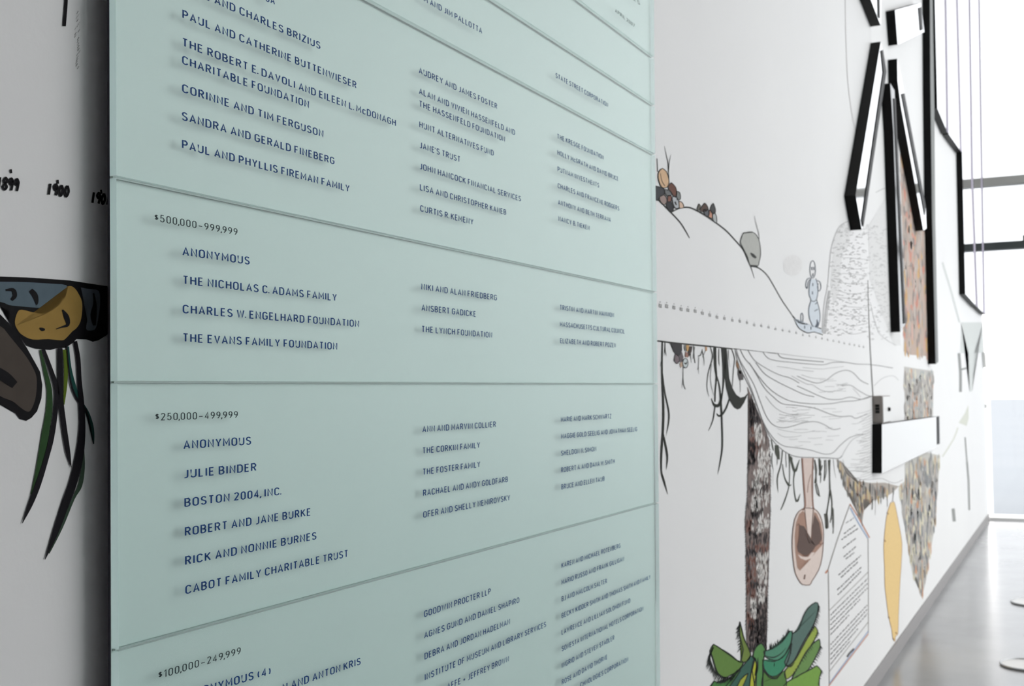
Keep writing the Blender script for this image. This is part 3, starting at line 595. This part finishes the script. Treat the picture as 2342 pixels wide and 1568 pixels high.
# back plane where the far edge of the side face lies
lo, hi = .0, XG
for _ in range(40):
    mid = (lo+hi)/2
    if on_x(252, 700, mid).y > Yl: lo = mid
    else: hi = mid
XB = max(.012, lo)
print('glass back plane', XB, 'YEND', YEND, 'zup', z_up, z_lo)
seams = [((268,-1550),(1489,-250)), ((268,-808),(1496,131)), ((268,-565),(1499,241)), ((268,-314),(1501,353)), ((268,403.5),(1505,668)), ((268,873),(1507,877)), ((268,1486.5),(1507,1149)), ((268,2750),(1513,1700))]
def edge_x(y, side):                        # bowed photo edges, straightened
    return 268+4*(y-784)/784 if side == 0 else 1503+8*(y-784)/784
dp = link('donor_panel', None)
tag(dp, 'large pale aqua glass donor panel with rows of blue names', 'sign')
dp.location = (0, Yl, 0)
def loc(p): return (p.x, p.y-Yl, p.z)
GAP = .0013
rowsz = []
for (l, r) in seams:
    a = on_x(edge_x(min(max(l[1],0),1568),0), l[1], XG); b = on_x(edge_x(min(max(r[1],0),1568),1), r[1], XG)
    rowsz.append((a, b))
panes = []
for (t, b) in zip(rowsz, rowsz[1:]):
    poly = [(b[0].y-Yl, b[0].z+GAP), (b[1].y-Yl, b[1].z+GAP), (t[1].y-Yl, t[1].z-GAP), (t[0].y-Yl, t[0].z-GAP)]
    ob = prism_x('pane', poly, XB+.0006, XG, PANEM, EDGEM, dp)
    for p in ob.data.polygons: p.material_index = 1 if p.index in (3, 5) else 0
    panes.append((ob, t, b))
for l, r in rowsz[1:-1]:
    prism_x('joint', [(l.y-Yl+.001, l.z-GAP*.8), (r.y-Yl-.001, r.z-GAP*.8), (r.y-Yl-.001, r.z+GAP*.8), (l.y-Yl+.001, l.z+GAP*.8)], XB+.0006, XB+.0045, JOINTM, JOINTM, dp)
t, b = rowsz[0], rowsz[-1]
full = [(b[0].y-Yl, b[0].z), (b[1].y-Yl, b[1].z), (t[1].y-Yl, t[1].z), (t[0].y-Yl, t[0].z)]
prism_x('backing_board', full, XB-.004, XB, BACKM, BACKDM, dp)
for k, yy in enumerate((.15, 1.0, 1.85)):
    box('standoff', (.001, yy-.02, 1.0), (XB-.004, yy+.02, 1.9), BACKDM, dp)
# ---- stroke letters, cap height 1
def arc(cx, cy, rx, ry, a0, a1, n=5): return [(cx+rx*math.cos(math.radians(a0+(a1-a0)*i/n)), cy+ry*math.sin(math.radians(a0+(a1-a0)*i/n))) for i in range(n+1)]
def oval(w, y0=0, y1=1): return arc(w/2, y1-.24, w/2, .24, 0, 180, 8)+arc(w/2, y0+.24, w/2, .24, 180, 360, 8)+[(w, y1-.24)]
g = {}
g['A'] = (.46, [[(0,0),(.23,1),(.46,0)], [(.08,.3),(.38,.3)]])
g['B'] = (.40, [[(0,0),(0,1),(.2,1)]+arc(.2,.76,.18,.24,90,-90)+[(0,.52)], [(.2,.52)]+arc(.2,.26,.2,.26,90,-90)+[(0,0)]])
g['C'] = (.42, [arc(.21,.76,.21,.24,10,180,7)+arc(.21,.24,.21,.24,180,350,7)])
g['D'] = (.42, [[(0,0),(0,1),(.18,1)]+arc(.18,.72,.24,.28,90,0)+arc(.18,.28,.24,.28,0,-90)+[(0,0)]])
g['E'] = (.34, [[(.34,1),(0,1),(0,0),(.34,0)], [(0,.52),(.30,.52)]])
g['F'] = (.33, [[(.33,1),(0,1),(0,0)], [(0,.50),(.29,.50)]])
g['G'] = (.43, [arc(.21,.76,.21,.24,10,180,7)+arc(.21,.24,.21,.24,180,330,7)+[(.43,.16),(.43,.48),(.24,.48)]])
g['H'] = (.42, [[(0,0),(0,1)], [(.42,0),(.42,1)], [(0,.52),(.42,.52)]])
g['I'] = (.02, [[(.01,0),(.01,1)]])
g['J'] = (.27, [[(.27,1),(.27,.22)]+arc(.10,.2,.17,.2,0,-90,4)+[(0,0)]])
g['K'] = (.41, [[(0,0),(0,1)], [(.40,1),(0,.42)], [(.13,.60),(.42,0)]])
g['L'] = (.32, [[(0,1),(0,0),(.32,0)]])
g['M'] = (.52, [[(0,0),(0,1),(.26,.28),(.52,1),(.52,0)]])
g['N'] = (.42, [[(0,0),(0,1),(.42,0),(.42,1)]])
g['O'] = (.43, [oval(.43)])
g['P'] = (.38, [[(0,0),(0,1),(.19,1)]+arc(.19,.73,.2,.27,90,-90,6)+[(0,.46)]])
g['R'] = (.40, [[(0,0),(0,1),(.19,1)]+arc(.19,.75,.2,.25,90,-90,6)+[(0,.50)], [(.2,.50),(.40,0)]])
g['S'] = (.39, [arc(.195,.76,.19,.24,20,180,6)+[(.05,.60),(.34,.42)]+arc(.195,.24,.2,.24,20,-160,7)])
g['T'] = (.38, [[(0,1),(.38,1)], [(.19,1),(.19,0)]])
g['U'] = (.42, [[(0,1),(0,.24)]+arc(.21,.24,.21,.24,180,360,7)+[(.42,1)]])
g['V'] = (.44, [[(0,1),(.22,0),(.44,1)]])
g['W'] = (.62, [[(0,1),(.15,0),(.31,.9),(.47,0),(.62,1)]])
g['X'] = (.42, [[(0,0),(.42,1)], [(0,1),(.42,0)]])
g['Y'] = (.42, [[(0,1),(.21,.42),(.42,1)], [(.21,.42),(.21,0)]])
g['Z'] = (.38, [[(0,1),(.38,1),(0,0),(.38,0)]])
g['c'] = (.34, [[(x*.8,y*.72) for x,y in g['C'][1][0]]])
g['.'] = (.04, [[(.02,0),(.02,.13)]])
g[','] = (.06, [[(.06,.12),(.05,0),(0,-.16)]])
g["'"] = (.03, [[(.02,1),(.01,.8)]])
g['-'] = (.40, [[(0,.38),(.40,.38)]])
g['+'] = (.36, [[(0,.40),(.36,.40)], [(.18,.2),(.18,.6)]])
g['('] = (.14, [arc(.3,.45,.3,.62,140,220,5)])
g[')'] = (.14, [arc(-.16,.45,.3,.62,40,-40,5)])
g['$'] = (.26, [[(x*.66,.28+y*.58) for x,y in g['S'][1][0]], [(.13,.94),(.13,.2)]])
g['0'] = (.36, [oval(.36)])
g['1'] = (.16, [[(0,.82),(.15,1),(.15,0)]])
g['2'] = (.36, [arc(.18,.76,.18,.24,160,-20,6)+[(.02,.02),(.36,.02)]])
g['4'] = (.38, [[(.38,.25),(0,.25),(.28,1),(.28,0)]])
g['5'] = (.36, [[(.33,1),(.06,1),(.03,.55)]+arc(.17,.32,.19,.32,110,-160,8)])
g['7'] = (.36, [[(0,1),(.36,1),(.1,0)]])
g['9'] = (.36, [arc(.18,.72,.18,.28,0,360,12), [(.36,.72),(.34,.4),(.12,0)]])
CAPH = abs(on_x(430,582.8,XG).z - on_x(430,565.6,XG).z)
def inscription(text, x0, y0, x1, y1, head=False):
    a, b = on_x(x0, y0, XG), on_x(x1, y1, XG)
    h = CAPH*(.86 if head else 1.0); sw = .145 if not head else .115
    adv = []; x = 0; TR = .29
    prev = None
    for ch in text:
        if ch == ' ': x += .25; adv.append(None); continue
        if ch in '.,\'' : x -= .12
        adv.append(x); x += g[ch][0]+TR + (-.10 if ch in '.,' else 0)
    tot = x-TR; sc_ = (b.y-a.y)/(tot)/h      # horizontal fit
    vs = []; fs = []
    dz = (b.z-a.z)/(b.y-a.y)
    def put(px, py):
        Y = a.y+px*h*sc_; return (XG+.0004, Y-Yl, a.z+(Y-a.y)*dz+py*h)
    for ch, ax in zip(text, adv):
        if ax is None: continue
        for stroke in g[ch][1]:
            pts = [(ax+px, py) for px, py in stroke]; n = len(vs); N = len(pts)
            closed = N > 3 and math.hypot(pts[0][0]-pts[-1][0], pts[0][1]-pts[-1][1]) < 1e-4
            for i, p in enumerate(pts):
                q0 = pts[i-1] if i else (pts[-2] if closed else None); q1 = pts[i+1] if i < N-1 else (pts[1] if closed else None)
                def nd(u, v):
                    dx, dy = v[0]-u[0], v[1]-u[1]; L = math.hypot(dx, dy) or 1; return (-dy/L, dx/L)
                n0 = nd(q0, p) if q0 else None; n1 = nd(p, q1) if q1 else None
                if n0 and n1:
                    mx, my = n0[0]+n1[0], n0[1]+n1[1]; L = math.hypot(mx, my) or 1; mx /= L; my /= L
                    k = min(1/max(mx*n0[0]+my*n0[1], .3), 1.9)
                else: mx, my = n0 or n1; k = 1
                vs.append(put(p[0]+mx*k*sw/2, p[1]+my*k*sw/2)); vs.append(put(p[0]-mx*k*sw/2, p[1]-my*k*sw/2))
            for i in range(N-1): fs.append([n+2*i, n+2*i+1, n+2*i+3, n+2*i+2])
    # the pane whose face carries it
    mid = (a+b)/2; par = panes[-1][0]
    for ob, t, bb in panes:
        f = (mid.y-t[0].y)/(t[1].y-t[0].y)
        if t[0].z+(t[1].z-t[0].z)*f >= mid.z >= bb[0].z+(bb[1].z-bb[0].z)*f: par = ob
    return from_data('inscription', vs, fs, GREYL if head else NAVY, par)
LINES = [
("SA",608,2,627,9.8),("E AND CHARLES BRIZIUS",470,-2,731,111.5),("PAUL AND CATHERINE BUTTENWIESER",418.3,40.9,813.7,201.4),
("THE ROBERT E. DAVOLI AND EILEEN L. McDONAGH",417.7,104.5,904,287.5),("CHARITABLE FOUNDATION",417.7,145.4,705,246),("CORINNE AND TIM FERGUSON",417.7,210,738,313),
("SANDRA AND GERALD FINEBERG",417,273.6,763.2,375),("PAUL AND PHYLLIS FIREMAN FAMILY",417.4,338.2,798,438),
("ANONYMOUS",418.5,582.8,569,604),("THE NICHOLAS C. ADAMS FAMILY",419,648.2,768.6,687.3),("CHARLES W. ENGELHARD FOUNDATION",419,714.8,819.8,747),("THE EVANS FAMILY FOUNDATION",419,780.2,769.8,798.6),
("ANONYMOUS",420.7,1025.6,572.3,1015.3),("JULIE BINDER",421.2,1092.2,584.3,1075.4),("BOSTON 2004, INC.",423,1157.6,639.7,1130.3),("ROBERT AND JANE BURKE",423.9,1224.1,709,1177.5),
("RICK AND NONNIE BURNES",424.5,1290.4,721.9,1231.8),("CABOT FAMILY CHARITABLE TRUST",425,1357,794.6,1272),
("ANONYMOUS (4)",427,1597,617,1541),("N AND ANTON KRIS",647,1580,823.2,1518.2),
("M AND JIM PALLOTTA",970,3,1101.5,76.5),("AUDREY AND JAMES FOSTER",958.6,167,1136,248.7),("ALAN AND VIVIEN HASSENFELD AND",958.9,214.2,1176.6,308.3),("THE HASSENFELD FOUNDATION",959.2,242.8,1153.9,323.8),
("HUNT ALTERNATIVES FUND",959.6,290.4,1128,355.5),("JANE'S TRUST",960,337.6,1051.6,370.3),("JOHN HANCOCK FINANCIAL SERVICES",960.3,385.8,1190.4,459.8),("LISA AND CHRISTOPHER KANEB",961,434,1156.6,490.8),("CURTIS R. KEMENY",961.7,482.2,1081.5,513.2),
("NIKI AND ALAN FRIEDBERG",964.2,661.5,1135.3,686.2),("ANSBERT GADICKE",964.7,709.5,1087.6,723.8),("THE LYNCH FOUNDATION",964.9,758.3,1124.5,771.5),
("ANN AND MARVIN COLLIER",966.8,987.4,1133,975.4),("THE CORKIN FAMILY",967,1036.4,1096.6,1022.8),("THE FOSTER FAMILY",967.5,1085,1097.1,1067),("RACHAEL AND ANDY GOLDFARB",968.2,1133.3,1160.5,1101),("OFER AND SHELLY NEMIROVSKY",968.5,1182.8,1165.5,1142.8),
("GOODWIN PROCTER LLP",970.4,1409.9,1121.3,1357.1),("AGNES GUND AND DANIEL SHAPIRO",970.7,1458.7,1186.6,1376.6),("DEBRA AND JORDAN HADELMAN",971.5,1506.6,1165.2,1425.9),("INSTITUTE OF MUSEUM AND LIBRARY SERVICES",972,1554.3,1247.9,1432),("AFFE + JEFFREY BROWN",1023,1576,1162.6,1511.2),
("STATE STREET CORPORATION",1271.1,177,1390,244.6),("THE KRESGE FOUNDATION",1274.7,316,1379.8,364.5),("HOLLY McGRATH AND DAVID BRUCE",1275,353.3,1413.5,413.5),("PUTNAM INVESTMENTS",1275.5,391.3,1369.4,428.3),
("CHARLES AND FRANCENE RODGERS",1276,429.1,1415.6,481.2),("ANTHONY AND BETH TERRANA",1276.7,467.1,1396.2,507.4),("NANCY B. TIEKEN",1277.3,504.4,1347.7,526),
("TRISTIN AND MARTIN MANNION",1280.8,707.6,1403.5,724.9),("MASSACHUSETTS CULTURAL COUNCIL",1281,745.7,1428.1,762.3),("ELIZABETH AND ROBERT POZEN",1281.5,783.7,1407.6,793.9),
("MARIE AND MARK SCHWARTZ",1283.1,964,1397.4,955.8),("MAGGIE GOLD SEELIG AND JONATHAN SEELIG",1283.4,1002.5,1456.5,985),("SHELDON N. SIMON",1283.6,1041,1362.8,1030.4),("ROBERT A. AND DANA W. SMITH",1283.9,1079.5,1405.1,1058.6),("BRUCE AND ELLEN TAUB",1284.1,1118.2,1381.9,1098.6),
("KAREN AND MICHAEL ROTENBERG",1284.6,1297.9,1418.4,1251.6),("MARIO RUSSO AND FRANK GILLIGAN",1284.6,1336.1,1426.6,1281.4),("BJ AND MALCOLM SALTER",1284.8,1374.2,1387.2,1332.1),("BECKY KIDDER SMITH AND THOMAS SMITH AND FAMILY",1284.8,1412.4,1487.1,1322.8),
("LAWRENCE AND LILLIAN SOLOMON FUND",1284.8,1450.4,1440.7,1376.7),("SONESTA INTERNATIONAL HOTELS CORPORATION",1285,1488.2,1470.7,1394.8),("INGRID AND STEVEN STADLER",1285.3,1526.2,1404.3,1461.7),("ROSE AND DAVID THORNE",1285.3,1564.5,1388.3,1505.8),("CHNOLOGIES CORPORATION",1327.3,1571,1436,1511),
]
for l in LINES: inscription(*l)
for l in (("$500,000-999,999",354.2,504.8,541.6,537),("$250,000-499,999",356,960.8,542.4,954.6),("$100,000-249,999",363,1551.4,549,1494.2),("APRIL 2007",1407.2,27.5,1450.8,62.5),("ES",1450,1,1462.5,11)): inscription(*l, head=True)

# ------------------------------------------------------------------ ring rimmed floor plates near the windows
def ring(cx, cy, edge_px, edge_py, label):
    c = on_z(cx, cy, 0); e_ = on_z(edge_px, edge_py, 0); r = (e_-c).length
    o = link('floor_plate', None); o.location = (c.x, c.y, 0); tag(o, label, 'floor plate', 'round plates set on the floor')
    tube('rim', [(r*math.cos(2*math.pi*i/36), r*math.sin(2*math.pi*i/36), .007) for i in range(36)], .0055, STEELM, o, 8, True)
    n = 36; vs = [(r*.97*math.cos(2*math.pi*i/n), r*.97*math.sin(2*math.pi*i/n), z) for z in (0, .006) for i in range(n)]
    from_data('disc', vs, [list(range(n, 2*n))]+[[i,(i+1)%n,n+(i+1)%n,n+i] for i in range(n)], WHITEP, o)
ring(2352, 1522, 2289, 1520, 'white round floor plate with dark rim, the nearer of two')
ring(2372, 1379, 2316, 1373, 'white round floor plate with dark rim, the farther of two')
